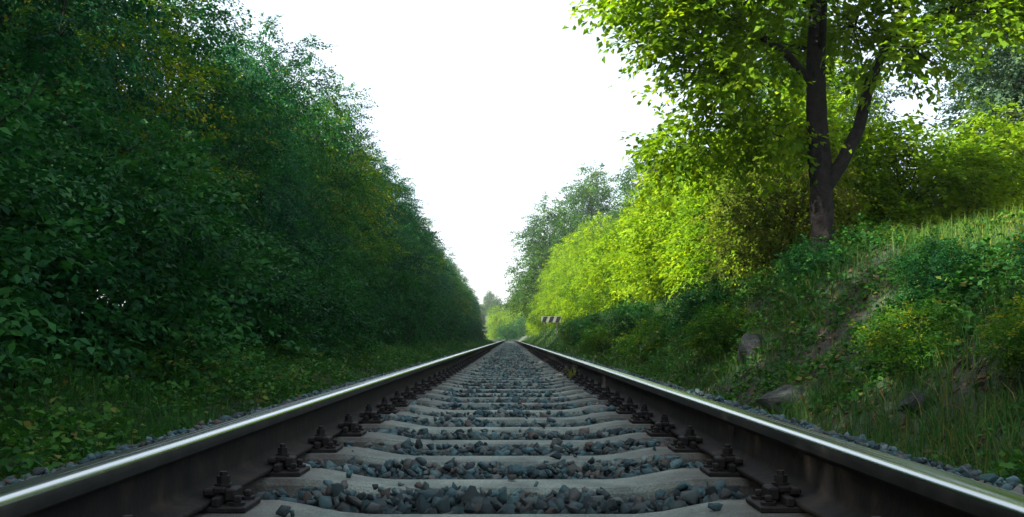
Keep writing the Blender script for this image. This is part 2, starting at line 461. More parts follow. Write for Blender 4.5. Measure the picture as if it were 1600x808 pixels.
def bed_top(u):
    return np.interp(np.abs(u), [0, 0.35, 0.6, 1.5, 1.8, 2.0, 2.25], [-0.240, -0.236, -0.222, -0.230, -0.36, -0.52, -0.70])
def sleeper_top(u):
    return np.interp(np.abs(u), [0, 0.33, 0.55, 1.3], [-0.2055, -0.2055, -0.1755, -0.176])
def stone_field(n, y0, y1, rmin, rmax, geom=False):
    y = y0 * (y1 / y0) ** nrng.random(n) if geom else nrng.uniform(y0, y1, n)
    x = nrng.uniform(-2.2, 2.2, n)
    r = nrng.uniform(rmin, rmax, n) * nrng.choice([0.55, 0.8, 1, 1.3], n)
    ph = np.abs(((y - 2.96 + 0.3) % 0.6) - 0.3)              # distance to nearest sleeper axis
    onsl = (ph < 0.082 + r * 0.55) & (nrng.random(n) < 0.985) & (np.abs(x) < 1.33 + r)
    underrail = (np.abs(np.abs(x) - RAIL_X) < 0.075 + r * 0.8)
    keep = ~onsl & ~underrail
    x, y, r = x[keep], y[keep], r[keep]
    z = bed_top(x) + nrng.uniform(-0.006, 0.030, len(x)) + 0.020 * (vnoise(x * 3, y * 3, 21) - 0.3)
    on = (np.abs(((y - 2.96 + 0.3) % 0.6) - 0.3) < 0.085) & (np.abs(x) < 1.3)
    r = np.where(on, r * 0.62, r)
    z = np.where(on, sleeper_top(x) + r * 0.45, z)
    return x, y, z, r
def join_stones(x, y, z, r, T, name):
    n = len(x); k = nrng.integers(0, len(T), n); Rm = rot_mats(n)
    vs, fs, va, off = [], [], [], 0
    var = nrng.random(n)
    for t, (tv, tf) in enumerate(T):
        s = np.where(k == t)[0]
        if not len(s): continue
        P = np.einsum('nij,vj->nvi', Rm[s], tv) * r[s][:, None, None] * np.array([1, 1, 0.85]) + np.stack([x[s], y[s], z[s]], 1)[:, None, :]
        vs.append(P.reshape(-1, 3)); fs.append((tf[None] + (np.arange(len(s)) * len(tv))[:, None, None] + off).reshape(-1, 3))
        va.append(np.repeat(var[s], len(tv))); off += len(s) * len(tv)
    return np_mesh(name, np.concatenate(vs), np.concatenate(fs), M['stone'], var=np.concatenate(va))

# nearest stones one by one
TM = []
for t, (tv, tf) in enumerate(T_HI * 2):
    TM.append(np_mesh('stone', tv, tf, M['stone'], var=np.full(len(tv), (t * 0.3719 + 0.11) % 1.0)))
x, y, z, r = stone_field(8800, 1.9, 4.3, 0.019, 0.032)
vis = (np.abs(x) < 0.66) & (y > 2.4)
order = np.argsort(y[vis])
ix = np.where(vis)[0][order][:288]
for i in ix:
    link('stone', TM[nrng.integers(0, len(TM))], ballast, (x[i], y[i], z[i] + 0.004), tuple(nrng.uniform(0, 6.28, 3)), (r[i] * 1.08,) * 3)
rest = np.ones(len(x), bool); rest[ix] = False
# a few stones lying on the sleepers
for (sx, k, rr) in ((0.02, 0, 0.030), (0.18, 1, 0.028), (-0.02, 3, 0.022), (0.17, 3, 0.040), (0.36, 2, 0.026), (-0.30, 2, 0.024), (0.05, 5, 0.03), (-0.2, 6, 0.03)):
    yy = 2.96 + 0.6 * k + rng.uniform(-0.06, 0.06)
    link('stone', TM[rng.randrange(len(TM))], ballast, (sx, yy, float(sleeper_top(sx)) + rr * 0.5), (rng.uniform(0, 6), rng.uniform(-0.4, 0.4), rng.uniform(0, 6)), (rr, rr, rr * 0.9))
x2, y2, z2, r2 = stone_field(26000, 4.3, 14.0, 0.023, 0.038)
x, y, z, r = [np.concatenate([a[rest], b]) for a, b in ((x, x2), (y, y2), (z, z2), (r, r2))]
tag(link('ballast_stones', join_stones(x, y, z, r, T_HI, 'ballast_stones'), ballast), kind='stuff')
x, y, z, r = stone_field(40000, 14.0, 90.0, 0.03, 0.05, geom=True)
tag(link('ballast_stones', join_stones(x, y, z, r, T_LO, 'ballast_stones_far'), ballast), kind='stuff')

# ------------------------------------------------------------------ foliage
def norm(a):
    return a / np.maximum(np.linalg.norm(a, axis=-1, keepdims=True), 1e-9)

def leaves(P, D, N, L, W, var):
    """leaf quads: base P, axis D, normal N (arrays), folded a little along the midrib"""
    S = norm(np.cross(D, N)); N = np.cross(S, D)
    n = len(P); L = L[:, None]; W = W[:, None]
    v = np.stack([P, P + D * L * 0.45 + S * W + N * W * 0.35, P + D * L - N * L * 0.10, P + D * L * 0.45 - S * W + N * W * 0.35], 1).reshape(-1, 3)
    f = (np.arange(n) * 4)[:, None] + np.arange(4)[None]
    return v, f, np.repeat(var, 4)

def sprays(r, C, Dir, per, length, leaf, aspect, var, droop=0.25):
    """leafy twigs: C (n,3) starts, Dir (n,3) directions"""
    n = len(C)
    t = (np.arange(per)[None] + r.random((n, per))) / per
    side = np.where(np.arange(per) % 2, 1, -1)[None] * np.ones((n, 1))
    up = np.tile(np.array([0, 0, 1.0]), (n, 1)) + r.normal(0, 0.35, (n, 3))
    S = norm(np.cross(Dir, up)); U = norm(np.cross(S, Dir))
    ln = (length * r.uniform(0.6, 1.3, n))[:, None]
    pos = C[:, None] + Dir[:, None] * (t * ln)[..., None] - np.array([0, 0, 1.0]) * (droop * ln * t * t)[..., None]
    pos = pos + r.normal(0, leaf * 0.45, pos.shape)
    D = norm(Dir[:, None] * 0.75 + S[:, None] * (side * r.uniform(0.5, 1.2, (n, per)))[..., None] + r.normal(0, 0.28, (n, per, 3)) - np.array([0, 0, 0.25]))
    N = norm(U[:, None] + r.normal(0, 0.45, (n, per, 3)))
    L = leaf * r.uniform(0.65, 1.25, (n, per))
    va = np.clip(var[:, None] + r.normal(0, 0.13, (n, per)), 0, 1)
    return leaves(pos.reshape(-1, 3), D.reshape(-1, 3), N.reshape(-1, 3), L.ravel(), L.ravel() * aspect, va.ravel())

def tube(path, radii, seg=7):
    path = np.asarray(path, float); n = len(path)
    T = norm(np.gradient(path, axis=0))
    ref = np.array([1.0, 0, 0]) if abs(T[0][0]) < 0.8 else np.array([0, 1.0, 0])
    S = norm(np.cross(T, ref)); B = np.cross(T, S)
    a = np.linspace(0, 2 * math.pi, seg, endpoint=False)
    ring = S[:, None] * np.cos(a)[None, :, None] + B[:, None] * np.sin(a)[None, :, None]
    v = (path[:, None] + ring * np.asarray(radii)[:, None, None]).reshape(-1, 3)
    i = np.arange(n - 1)[:, None] * seg; j = np.arange(seg)[None]
    f = np.stack([i + j, i + (j + 1) % seg, i + seg + (j + 1) % seg, i + seg + j], -1).reshape(-1, 4)
    return v, f

def curve_pts(a, b, r, n=6, wob=0.06, sag=0.0):
    a = np.array(a, float); b = np.array(b, float)
    t = np.linspace(0, 1, n)[:, None]
    L = np.linalg.norm(b - a)
    p_ = a + (b - a) * t
    p_ += r.normal(0, wob * L, (n, 3)) * np.sin(t * math.pi)
    p_[:, 2] += sag * L * np.sin(t[:, 0] * math.pi)
    return p_

class Acc:
    def __init__(s): s.v, s.f, s.a, s.o = [], [], [], 0
    def add(s, v, f, a=None):
        s.v.append(v); s.f.append(f + s.o); s.o += len(v)
        if a is not None: s.a.append(a)
    def mesh(s, name, mat, smooth=False):
        return np_mesh(name, np.concatenate(s.v), np.concatenate(s.f), mat, var=np.concatenate(s.a) if s.a else None, smooth=smooth)

def make_tree(seed, H, clear, rad, profile, n_lobes, n_sprays, per, leaf, leaf_material, bark='bark', trunk_r=0.14, lean=(0, 0), asp=0.27, lobe=0.42, length=0.55, stems=1):
    """returns (trunk mesh, limbs mesh, crown mesh), base at origin"""
    r = np.random.default_rng(seed)
    lean = np.array([lean[0], lean[1], 0.0])
    tr, lm = Acc(), Acc()
    for s in range(stems):
        o = np.array([0, 0, 0.0]) if stems == 1 else np.array([*r.normal(0, 0.15, 2), 0.0])
        top = lean * H + np.array([*r.normal(0, 0.2 if stems == 1 else rad * 0.4, 2), H * r.uniform(0.75, 0.9)])
        pts = curve_pts(o - np.array([0, 0, 0.3]), top, r, 12, 0.018)
        rr = trunk_r * (1 - np.linspace(0, 1, 12) * 0.88) / (stems ** 0.5); rr[0] *= 1.5; rr[1] *= 1.12
        tr.add(*tube(pts, rr, 9))
    LC, LR = [], []
    for k in range(n_lobes):
        t = (k + r.random()) / n_lobes
        h = clear + (H - clear) * t
        w = rad * np.interp(t, [q[0] for q in profile], [q[1] for q in profile])
        a = k * 2.4 + r.uniform(-0.5, 0.5)
        d = w * r.uniform(0.35, 0.72)
        c = np.array([math.cos(a) * d, math.sin(a) * d, h]) + lean * h
        sz = max(0.35, w * lobe * r.uniform(0.8, 1.3))
        LC.append(c); LR.append(np.array([sz, sz, sz * r.uniform(0.6, 0.85)]))
        zt = max(0.15 * H, h - d * r.uniform(0.5, 1.0))
        st = lean * zt + np.array([0, 0, zt])
        rb = trunk_r * 0.42 * (1 - 0.6 * t)
        pts = curve_pts(st, c, r, 6, 0.05, 0.06)
        lm.add(*tube(pts, rb * np.linspace(1, 0.3, 6), 5))
        for q in range(3):
            e = c + norm(r.normal(size=3)) * LR[-1] * 0.85
            lm.add(*tube(curve_pts(pts[3 + q % 2], e, r, 4, 0.06), rb * 0.35 * np.linspace(1, 0.3, 4), 4))
    LC = np.array(LC); LR = np.array(LR)
    wgt = (LR[:, 0] ** 2); wgt /= wgt.sum()
    k = r.choice(n_lobes, n_sprays, p=wgt)
    u = norm(r.normal(size=(n_sprays, 3)))
    rad_ = r.random(n_sprays)[:, None] ** 0.33 * np.where(r.random((n_sprays, 1)) < 0.08, 1.35, 1.0)
    C = LC[k] + u * rad_ * LR[k]
    Dir = norm(u * np.array([1, 1, 0.6]) + r.normal(0, 0.45, (n_sprays, 3)) + norm(C - lean * C[:, 2:3] - np.array([0, 0, 1.0]) * C[:, 2:3]) * 0.5)
    var = np.clip(r.normal(0.42, 0.2, n_sprays) + (r.random(n_lobes)[k] - 0.5) * 0.55, 0.02, 0.98)
    cr = Acc()
    cr.add(*sprays(r, C, Dir, per, length, leaf, asp, var))
    return tr.mesh('trunk', M[bark], True), lm.mesh('limbs', M[bark], True), cr.mesh('crown', M[leaf_material])

def place(parts, name, label, cat, loc, rz=0, sc=(1, 1, 1), group=None, crown_name='crown'):
    e = link(name, None, None, loc, (0, 0, rz), sc)
    tag(e, label, cat, group)
    for nm, me in zip(('trunk', 'limbs', crown_name), parts): link(nm, me, e)
    return e

_ones = 'first second third fourth fifth sixth seventh eighth ninth tenth eleventh twelfth thirteenth fourteenth fifteenth sixteenth seventeenth eighteenth nineteenth'.split()
ORD = list(_ones)
for _t, _te in (('twenty', 'twentieth'), ('thirty', 'thirtieth'), ('forty', 'fortieth'), ('fifty', 'fiftieth')):
    ORD += [_te] + [_t + '-' + o_ for o_ in _ones[:9]]
gz = lambda x, y: float(ground_z(x, y))

# --- left row of dark trees
P_LEFT = [(0, 0.75), (0.25, 1.0), (0.6, 0.9), (0.85, 0.6), (1, 0.25)]
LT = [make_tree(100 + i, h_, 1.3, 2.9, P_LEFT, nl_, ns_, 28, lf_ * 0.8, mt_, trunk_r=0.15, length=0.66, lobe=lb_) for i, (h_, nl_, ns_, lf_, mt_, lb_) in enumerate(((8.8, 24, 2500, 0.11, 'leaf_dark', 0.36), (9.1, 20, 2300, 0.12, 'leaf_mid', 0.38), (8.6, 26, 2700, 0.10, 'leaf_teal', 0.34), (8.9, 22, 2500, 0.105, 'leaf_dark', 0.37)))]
rng = random.Random(77)
y = 1.5; n = 0
while y < 175:
    x = -7.4 + rng.uniform(-0.6, 0.5); s = rng.uniform(0.86, 1.08) * (rng.uniform(0.72, 1.0) if y > 85 else 1)
    place(LT[(0, 1, 2, 3, 2, 1, 0, 2, 3)[n % 9]], 'broadleaf_tree', 'shaded broadleaf tree, %s from the camera in the row left of the track' % ORD[n], 'tree', (x, y, gz(x, y) - 0.05), rng.uniform(0, 6.28), (s, s, s * rng.uniform(0.95, 1.08)), 'dark trees lining the left of the track')
    y += 3.3 + rng.uniform(-0.4, 0.6) + (0.9 if y > 60 else 0); n += 1
# behind the camera: same row, then two unseen trees added to shade the rails
for k, (x, y) in enumerate(((-7.4, -2.2), (-7.6, -6.0), (-9.6, 0.4), (-9.8, -3.6))):
    place(LT[k], 'broadleaf_tree', 'dark broadleaf tree left of the track, ' + ('just behind the viewpoint', 'farther behind the viewpoint', 'unseen, added beside the viewpoint to shade the rails', 'unseen, added behind the viewpoint to shade the rails')[k], 'tree', (x, y, gz(x, y)), k * 2.0, (1, 1, 1), 'dark trees behind the viewpoint')
# second row
n = 0
y = 4.0
while y < 150:
    x = -11.8 + rng.uniform(-0.8, 0.8); s = rng.uniform(0.85, 0.98)
    place(LT[(n + 1) % 3], 'forest_tree', 'dark tree, %s from the camera in the rank behind the left row' % ORD[n], 'tree', (x, y, gz(x, y) - 0.05), rng.uniform(0, 6.28), (s, s, s * 1.0), 'second rank of trees on the left')
    y += 5.2 + rng.uniform(-0.5, 0.9); n += 1
# understory shrubs left
P_BUSH = [(0, 0.9), (0.35, 1.0), (0.7, 0.8), (1, 0.3)]
SH = [make_tree(200 + i, 2.3, 0.15, 1.3, P_BUSH, 14, 1000, 20, 0.07, 'leaf_shrub', trunk_r=0.05, length=0.4, stems=4) for i in range(2)]
y = 3.6; n = 0
while y < 120:
    x = -4.6 + rng.uniform(-0.5, 0.4); s = rng.uniform(0.8, 1.3)
    place(SH[n % 2], 'shrub', 'dark green shrub, %s from the camera at the foot of the left trees' % ORD[n], 'shrub', (x, y, gz(x, y) - 0.05), rng.uniform(0, 6.28), (s, s, s * rng.uniform(0.8, 1.1)), 'shrubs at the foot of the left trees', 'foliage')
    y += rng.choice((1.9, 2.4, 4.2)) + rng.uniform(-0.3, 0.5) + (1.2 if y > 30 else 0); n += 1

# --- right: lime bushes along the top of the bank
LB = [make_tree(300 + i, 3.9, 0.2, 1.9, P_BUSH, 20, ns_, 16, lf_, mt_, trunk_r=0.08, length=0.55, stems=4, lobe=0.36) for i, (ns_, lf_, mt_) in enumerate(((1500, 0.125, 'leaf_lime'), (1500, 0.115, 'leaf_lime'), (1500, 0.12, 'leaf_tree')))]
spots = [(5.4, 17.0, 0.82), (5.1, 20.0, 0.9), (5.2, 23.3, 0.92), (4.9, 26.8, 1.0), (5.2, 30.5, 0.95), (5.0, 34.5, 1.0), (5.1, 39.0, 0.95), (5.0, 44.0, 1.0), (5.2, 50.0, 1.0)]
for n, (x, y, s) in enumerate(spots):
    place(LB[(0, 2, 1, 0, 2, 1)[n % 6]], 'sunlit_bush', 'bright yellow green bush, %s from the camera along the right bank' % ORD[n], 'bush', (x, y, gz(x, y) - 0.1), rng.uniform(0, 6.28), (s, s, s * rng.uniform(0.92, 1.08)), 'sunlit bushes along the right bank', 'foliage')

# --- right: forked tree on the bank
def forked_tree():
    bx, by_ = 4.12, 13.0
    bz = gz(bx, by_)
    e = link('forked_tree', None, None, (bx, by_, bz), (0, 0, 0))
    tag(e, 'tall tree with dark forked trunk and bright green leaves on the right bank', 'tree')
    r = np.random.default_rng(5)
    tp = np.array([[0.05, 0, -0.4], [0.03, 0, 0], [0.02, 0, 0.35], [0.0, 0, 0.8], [0.0, 0.02, 1.2], [-0.05, 0.05, 1.9], [-0.06, 0.05, 2.7], [0.0, 0.1, 3.6], [0.05, 0.1, 4.3], [0.0, 0.1, 4.9], [0.1, 0.2, 5.5]])
    trr = np.array([0.22, 0.17, 0.148, 0.14, 0.145, 0.13, 0.12, 0.11, 0.09, 0.06, 0.02])
    tt = np.linspace(0, len(tp) - 1, 90); ii = np.arange(len(tp))
    tp = np.stack([np.interp(tt, ii, tp[:, c_]) for c_ in range(3)], 1); trr = np.interp(tt, ii, trr)
    tv, tf = tube(tp, trr, 28)
    ang = np.tile(np.arange(28), 90); hh_ = np.repeat(np.arange(90), 28)
    ax = np.repeat(tp, 28, 0)
    ridge = 1 + 0.16 * (vnoise(ang * 0.75, hh_ * 0.16, 3) - 0.5) + 0.10 * (vnoise(ang * 0.3, hh_ * 0.1, 8) - 0.5) + 0.08 * (vnoise(ang * 1.0, hh_ * 0.6, 6) - 0.5)
    tv = ax + (tv - ax) * ridge[:, None]
    link('trunk', np_mesh('trunk', tv, tf, M['bark'], smooth=True), e)
    limbs = [([[0.02, 0, 0.95], [0.25, -0.05, 1.30], [0.46, -0.1, 1.75], [0.62, -0.1, 2.4], [0.95, -0.1, 3.1], [1.35, -0.2, 4.0], [1.6, -0.2, 5.2]], 0.105),
             ([[-0.05, 0, 2.3], [-0.5, -0.1, 2.75], [-1.1, -0.2, 3.1], [-1.9, -0.4, 3.35], [-2.6, -0.5, 3.5]], 0.06),
             ([[0.0, 0, 3.3], [-0.6, 0.2, 3.9], [-1.3, 0.3, 4.4], [-2.2, 0.4, 4.9]], 0.06),
             ([[0.0, 0, 4.1], [0.7, -0.3, 4.8], [1.5, -0.5, 5.4]], 0.055),
             ([[0.85, 0, 2.9], [1.5, -0.4, 3.2], [2.3, -0.6, 3.5], [3.1, -0.7, 3.6]], 0.055),
             ([[0.0, 0, 2.8], [-0.2, -0.8, 3.3], [-0.5, -1.6, 3.7]], 0.05),
             ([[0.0, 0, 2.5], [0.1, 0.7, 3.0], [-0.3, 1.7, 3.5]], 0.05)]
    for pts, rb in limbs:
        pts = np.array(pts, float)
        link('limb', np_mesh('limb', *tube(pts, rb * np.linspace(1, 0.35, len(pts)), 8), M['bark'], smooth=True), e)
    lobes = [(-2.3, -0.5, 3.5, 0.7), (-1.9, -0.3, 2.95, 0.55), (-1.3, -0.2, 2.45, 0.6), (-1.0, -0.6, 3.4, 0.7), (-1.8, 0.4, 4.7, 0.9), (-1.1, 0.3, 4.5, 0.9), (-0.9, -0.9, 3.7, 0.7), (-0.4, 1.5, 3.4, 0.9), (0.2, 0.1, 4.9, 0.95), (-1.3, 0.2, 5.3, 0.9), (1.4, -0.4, 5.2, 0.8), (1.2, -0.2, 4.0, 0.65), (2.5, -0.6, 3.7, 0.75), (3.2, -0.7, 3.4, 0.6), (2.2, 0.2, 5.0, 0.8), (-0.6, 0.2, 1.75, 0.5), (-1.5, 0.8, 1.7, 0.6), (0.55, 0.3, 3.2, 0.5), (1.0, -0.5, 2.7, 0.5), (1.8, -0.4, 4.3, 0.75), (1.0, -0.3, 3.7, 0.6), (3.0, -0.6, 4.5, 0.75), (1.9, -0.6, 3.1, 0.5)]
    C0 = np.array([l[:3] for l in lobes]); R0 = np.array([l[3] for l in lobes])
    ns = 3700
    k = r.choice(len(lobes), ns, p=R0 ** 2 / (R0 ** 2).sum())
    u = norm(r.normal(size=(ns, 3)))
    C = C0[k] + u * (r.random(ns)[:, None] ** 0.42) * R0[k][:, None] * np.array([1, 1, 0.7])
    Dir = norm(u * np.array([1, 1, 0.4]) + r.normal(0, 0.4, (ns, 3)) + norm(C - np.array([0, 0, 3.0])) * 0.5)
    cr = Acc(); cr.add(*sprays(r, C, Dir, 18, 0.5, 0.105, 0.29, np.clip(r.normal(0.5, 0.2, ns), 0, 1)))
    link('crown', cr.mesh('crown', M['leaf_tree']), e)
    tw = Acc()
    for i in range(0, ns, 5):
        j = k[i]
        tw.add(*tube(curve_pts(C0[j], C[i], r, 3, 0.08), [0.012, 0.008, 0.004], 4))
    tag(link('twigs', tw.mesh('twigs', M['bark']), e), kind='stuff')
forked_tree()

# --- right: trees and bushes behind the forked tree
OB = make_tree(330, 3.2, 0.2, 1.7, P_BUSH, 20, 1300, 18, 0.09, 'leaf_olive', trunk_r=0.07, length=0.5, stems=4)
place(OB, 'olive_bush', 'olive brown bush left of the forked trunk on the right bank', 'bush', (4.15, 15.3, gz(4.15, 15.3) - 0.1), 0.4, (0.68, 0.68, 0.8), None, 'foliage')
place(OB, 'olive_bush', 'olive bush at the right edge beyond the forked trunk', 'bush', (10.2, 18.0, gz(10.2, 18.0) - 0.1), 2.4, (0.9, 0.9, 0.75), None, 'foliage')
place(LB[0], 'sunlit_bush', 'bright lime bush just right of the forked trunk', 'bush', (6.9, 16.9, gz(6.9, 16.9) - 0.2), 1.2, (0.85, 0.85, 0.62), None, 'foliage')
place(LB[1], 'sunlit_bush', 'broad lime bush behind the bank top near the right edge', 'bush', (8.6, 17.6, gz(8.6, 17.6) - 0.2), 2.2, (0.85, 0.85, 0.66), None, 'foliage')
BT = [make_tree(400 + i, 9.6, 2.2, 3.0, [(0, 0.6), (0.3, 1), (0.65, 0.85), (1, 0.3)], 28, 2300, 18, 0.11, 'leaf_blue', trunk_r=0.17, length=0.6, lobe=0.34) for i in range(2)]
for k, (x, y, s, lab) in enumerate(((10.9, 19.4, 0.95, 'blue green tree at the upper right edge behind the forked tree'), (14.5, 27.0, 1.0, 'blue green tree far back at the right edge'), (7.8, 26.5, 0.85, 'blue green tree between the lime bushes and the forked tree'))):
    place(BT[k % 2], 'woodland_tree', lab, 'tree', (x, y, gz(x, y) - 0.1), k * 1.7 + 0.4, (s, s, s), 'trees behind the right bank')
FT = make_tree(420, 9.6, 1.2, 3.0, [(0, 0.75), (0.3, 1), (0.65, 0.85), (1, 0.3)], 30, 3600, 18, 0.12, 'leaf_far', trunk_r=0.17, length=0.6, lobe=0.38)
# --- far right group: tall pale trees and lit deciduous trees
for k, (x, y, s, hz, lab) in enumerate(((8.0, 95.0, 1.75, 0.90, 'tall pale blue green tree rising highest behind the lime bushes'), (4.2, 100.0, 1.6, 0.86, 'pale green tree left of the tallest far tree, reaching over the track'), (10.5, 70.0, 1.3, 1.0, 'dark grey green tree top just above the lime bushes'), (5.6, 124.0, 1.5, 0.85, 'grey green tree at the far end of the right side'))):
    place(FT, 'tall_tree', lab, 'tree', (x, y, gz(x, y) - 0.1), k * 2.1, (s, s, s * hz), 'tall trees far along the right side')
MB = make_tree(340, 5.0, 0.3, 1.9, P_BUSH, 24, 1700, 18, 0.10, 'leaf_tree', trunk_r=0.09, length=0.5, stems=3)
for k, (x, y, s, hz) in enumerate(((5.2, 57.0, 1.1, 1.05), (5.6, 64.0, 1.0, 1.15), (5.0, 73.0, 1.15, 1.15), (4.4, 82.0, 1.1, 1.2), (4.3, 95.0, 1.1, 0.9), (4.5, 110.0, 1.2, 0.85), (4.6, 128.0, 1.2, 0.9), (4.8, 150.0, 1.3, 0.9))):
    place(MB, 'roadside_bush', 'yellow green tall bush, %s of the far ones right of the track' % ORD[k], 'bush', (x, y, gz(x, y) - 0.1), k * 1.3, (s, s, s * hz), 'far yellow green bushes right of the track', 'foliage')
# --- end of the track: bushes where the line bends away, and the wood beyond
for k, (x, y, s, me, lab) in enumerate(((-0.5, 192.0, 1.0, SH[0], 'dark bush straight ahead where the track ends'), (2.4, 196.0, 1.1, SH[1], 'dark bush right of the one closing the track'), (-2.6, 216.0, 1.0, MB, 'lit green bush beyond the end of the track, left'), (1.0, 206.0, 0.9, MB, 'lit green bush beyond the end of the track, middle'), (4.0, 200.0, 0.95, MB, 'lit green bush beyond the end of the track, right'))):
    place(me, 'bush', lab, 'bush', (x, y, gz(x, y) - 0.1), k * 1.1, (s * 1.6,) * 3, None, 'foliage')
for k, (x, y, s) in enumerate(((-14, 300, 1.0), (-9, 285, 0.9), (-4, 310, 1.0), (0, 295, 0.9), (4, 312, 1.05), (8, 290, 1.0), (13, 305, 1.1), (-19, 310, 1.1), (-7, 335, 1.1), (3, 345, 1.1), (18, 320, 1.1))):
    RANK = [1, 2, 4, 5, 7, 8, 9, 0, 3, 6, 10]
    place(FT, 'distant_tree', 'hazy tree on the far rise beyond the track, %s from the left' % ORD[RANK[k]], 'tree', (x, y, gz(x, y) - 0.3), k * 1.9, (s * 0.85,) * 3, 'hazy trees on the far rise')

# ------------------------------------------------------------------ striped board
def striped_board():
    x, y = 2.85, 68.0
    e = link('marker_board', None, None, (x, y, gz(x, y)))
    tag(e, 'small pale board with three slanted black stripes beside the track, far right', 'sign')
    z0 = CAM_Z + 25 / F_PX * y - gz(x, y); w, h = 1.34, 0.42
    bm = bmesh.new(); add_box(bm, (0, 0, z0 + h / 2), (w, 0.03, h), bevel=0.006)
    link('panel', bm_mesh('panel', bm, M['white_paint']), e)
    for k in range(3):
        cx = -0.44 + k * 0.46
        bm = bmesh.new()
        q = [(cx - 0.20, z0 + 0.012), (cx + 0.06, z0 + 0.012), (cx + 0.20, z0 + h - 0.012), (cx - 0.06, z0 + h - 0.012)]
        a = [bm.verts.new((p_[0], -0.021, p_[1])) for p_ in q]; b = [bm.verts.new((p_[0], -0.0145, p_[1])) for p_ in q]
        bm.faces.new(a); bm.faces.new(b[::-1])
        for i in range(4): bm.faces.new((a[i], b[i], b[(i + 1) % 4], a[(i + 1) % 4]))
        link('stripe', bm_mesh('stripe', bm, M['black_paint']), e)
    for px in (-0.4, 0.4):
        bm = bmesh.new(); add_box(bm, (px, 0.045, (z0 + h - 0.7) / 2), (0.06, 0.06, z0 + h + 0.6), bevel=0.004)
        link('post', bm_mesh('post', bm, M['wood']), e)
striped_board()

# ------------------------------------------------------------------ rocks on the right bank
def rock_mesh(seed):
    bm = bmesh.new()
    bmesh.ops.create_icosphere(bm, subdivisions=3, radius=1.0)
    r = random.Random(seed)
    planes = [(Vector((r.gauss(0, 1), r.gauss(0, 1), r.gauss(0, 1))).normalized(), r.uniform(0.55, 0.85)) for _ in range(22)]
    for v in bm.verts:
        for n_, d in planes:
            t = v.co.dot(n_)
            if t > d: v.co -= n_ * (t - d) * 0.92
        v.co *= 1 + 0.03 * r.uniform(-1, 1)
    return bm_mesh('rock', bm, M['rock'])
RK = [rock_mesh(s) for s in range(4)]
for k, (x, y, s, lab) in enumerate(((2.52, 8.8, (0.34, 0.30, 0.20), 'largest pale grey boulder at the foot of the right bank'), (2.85, 11.4, (0.30, 0.28, 0.24), 'grey rock farthest along the foot of the right bank'), (2.7, 6.4, (0.15, 0.18, 0.11), 'small grey rock nearest the camera at the right rail'))):
    o = link('rock', RK[k % 4], None, (x, y, gz(x, y) - s[2] * 0.12), (0.3 * k, 0.2, k * 1.1), s)
    tag(o, lab, 'rock', 'rocks at the foot of the right bank')

# ------------------------------------------------------------------ low plants on the right bank (things) and ground cover (stuff)
SM = make_tree(210, 2.1, 0.15, 1.3, P_BUSH, 12, 800, 15, 0.10, 'leaf_mid', trunk_r=0.05, length=0.45, stems=4)
WHERE = ['at its foot beyond the rocks', 'below the forked trunk', 'below the first sunlit bush', 'below the second sunlit bush', 'below the third sunlit bush', 'below the fifth sunlit bush', 'below the seventh sunlit bush', 'just under the forked trunk', 'left of the nearest rock', 'above the largest boulder', 'near the top, right of the trunk', 'near the top at the right edge', 'nearest the camera at the foot', 'nearest the camera halfway up']
spots = [(2.9, 13.2, 0.30), (3.1, 15.6, 0.38), (2.8, 18.5, 0.36), (2.9, 22.5, 0.42), (2.75, 27.0, 0.42), (2.8, 33.0, 0.45), (2.9, 41.0, 0.5), (3.6, 11.6, 0.26), (3.0, 7.2, 0.22), (3.6, 8.0, 0.25), (4.1, 9.4, 0.20), (4.4, 8.2, 0.17), (3.2, 5.8, 0.2), (3.9, 6.6, 0.25)]
for k, (x, y, s) in enumerate(spots):
    place((SM, SH[0], SM, SH[1])[k % 4], 'low_shrub', 'low green shrub on the shaded right bank, %s' % WHERE[k], 'shrub', (x, y, gz(x, y) - 0.04), k * 1.3, (s * 1.3, s * 1.3, s), 'low shrubs on the shaded right bank', 'foliage')

def scatter(n, x0, x1, y0, y1, seed, thr, fscale):
    r = np.random.default_rng(seed)
    y = y0 * (y1 / y0) ** r.random(n); x = r.uniform(x0, x1, n)
    d = vnoise(x * fscale, y * fscale * 0.8, seed) * 0.65 + vnoise(x * fscale * 2.7, y * fscale * 2.7, seed + 1) * 0.35
    k = d + r.normal(0, 0.06, n) > thr
    return r, x[k], y[k], d[k]

def blades(r, x, y, h, w, var):
    n = len(x); z = ground_z(x, y) - 0.02
    a = r.uniform(0, 6.283, n); lean = np.abs(r.normal(0.25, 0.25, n))
    ca, sa = np.cos(a), np.sin(a); b = r.uniform(0, 6.283, n)
    P = np.stack([x, y, z], 1); D = np.stack([ca * lean, sa * lean, np.ones(n)], 1); S = np.stack([np.cos(b), np.sin(b), np.zeros(n)], 1) * w[:, None]
    Mid = P + D * (h * 0.55)[:, None]; Tip = P + D * h[:, None] + np.stack([ca, sa, -np.full(n, 0.5)], 1) * (h * lean * 0.7)[:, None]
    v = np.stack([P - S, P + S, Mid + S * 0.75, Mid - S * 0.75, Tip], 1).reshape(-1, 3)
    i = (np.arange(n) * 5)[:, None]
    return np_mesh('grass', v, [i + np.array([[0, 1, 2, 3]]), i + np.array([[3, 2, 4]])], None or M['grass'], var=np.repeat(var, 5))

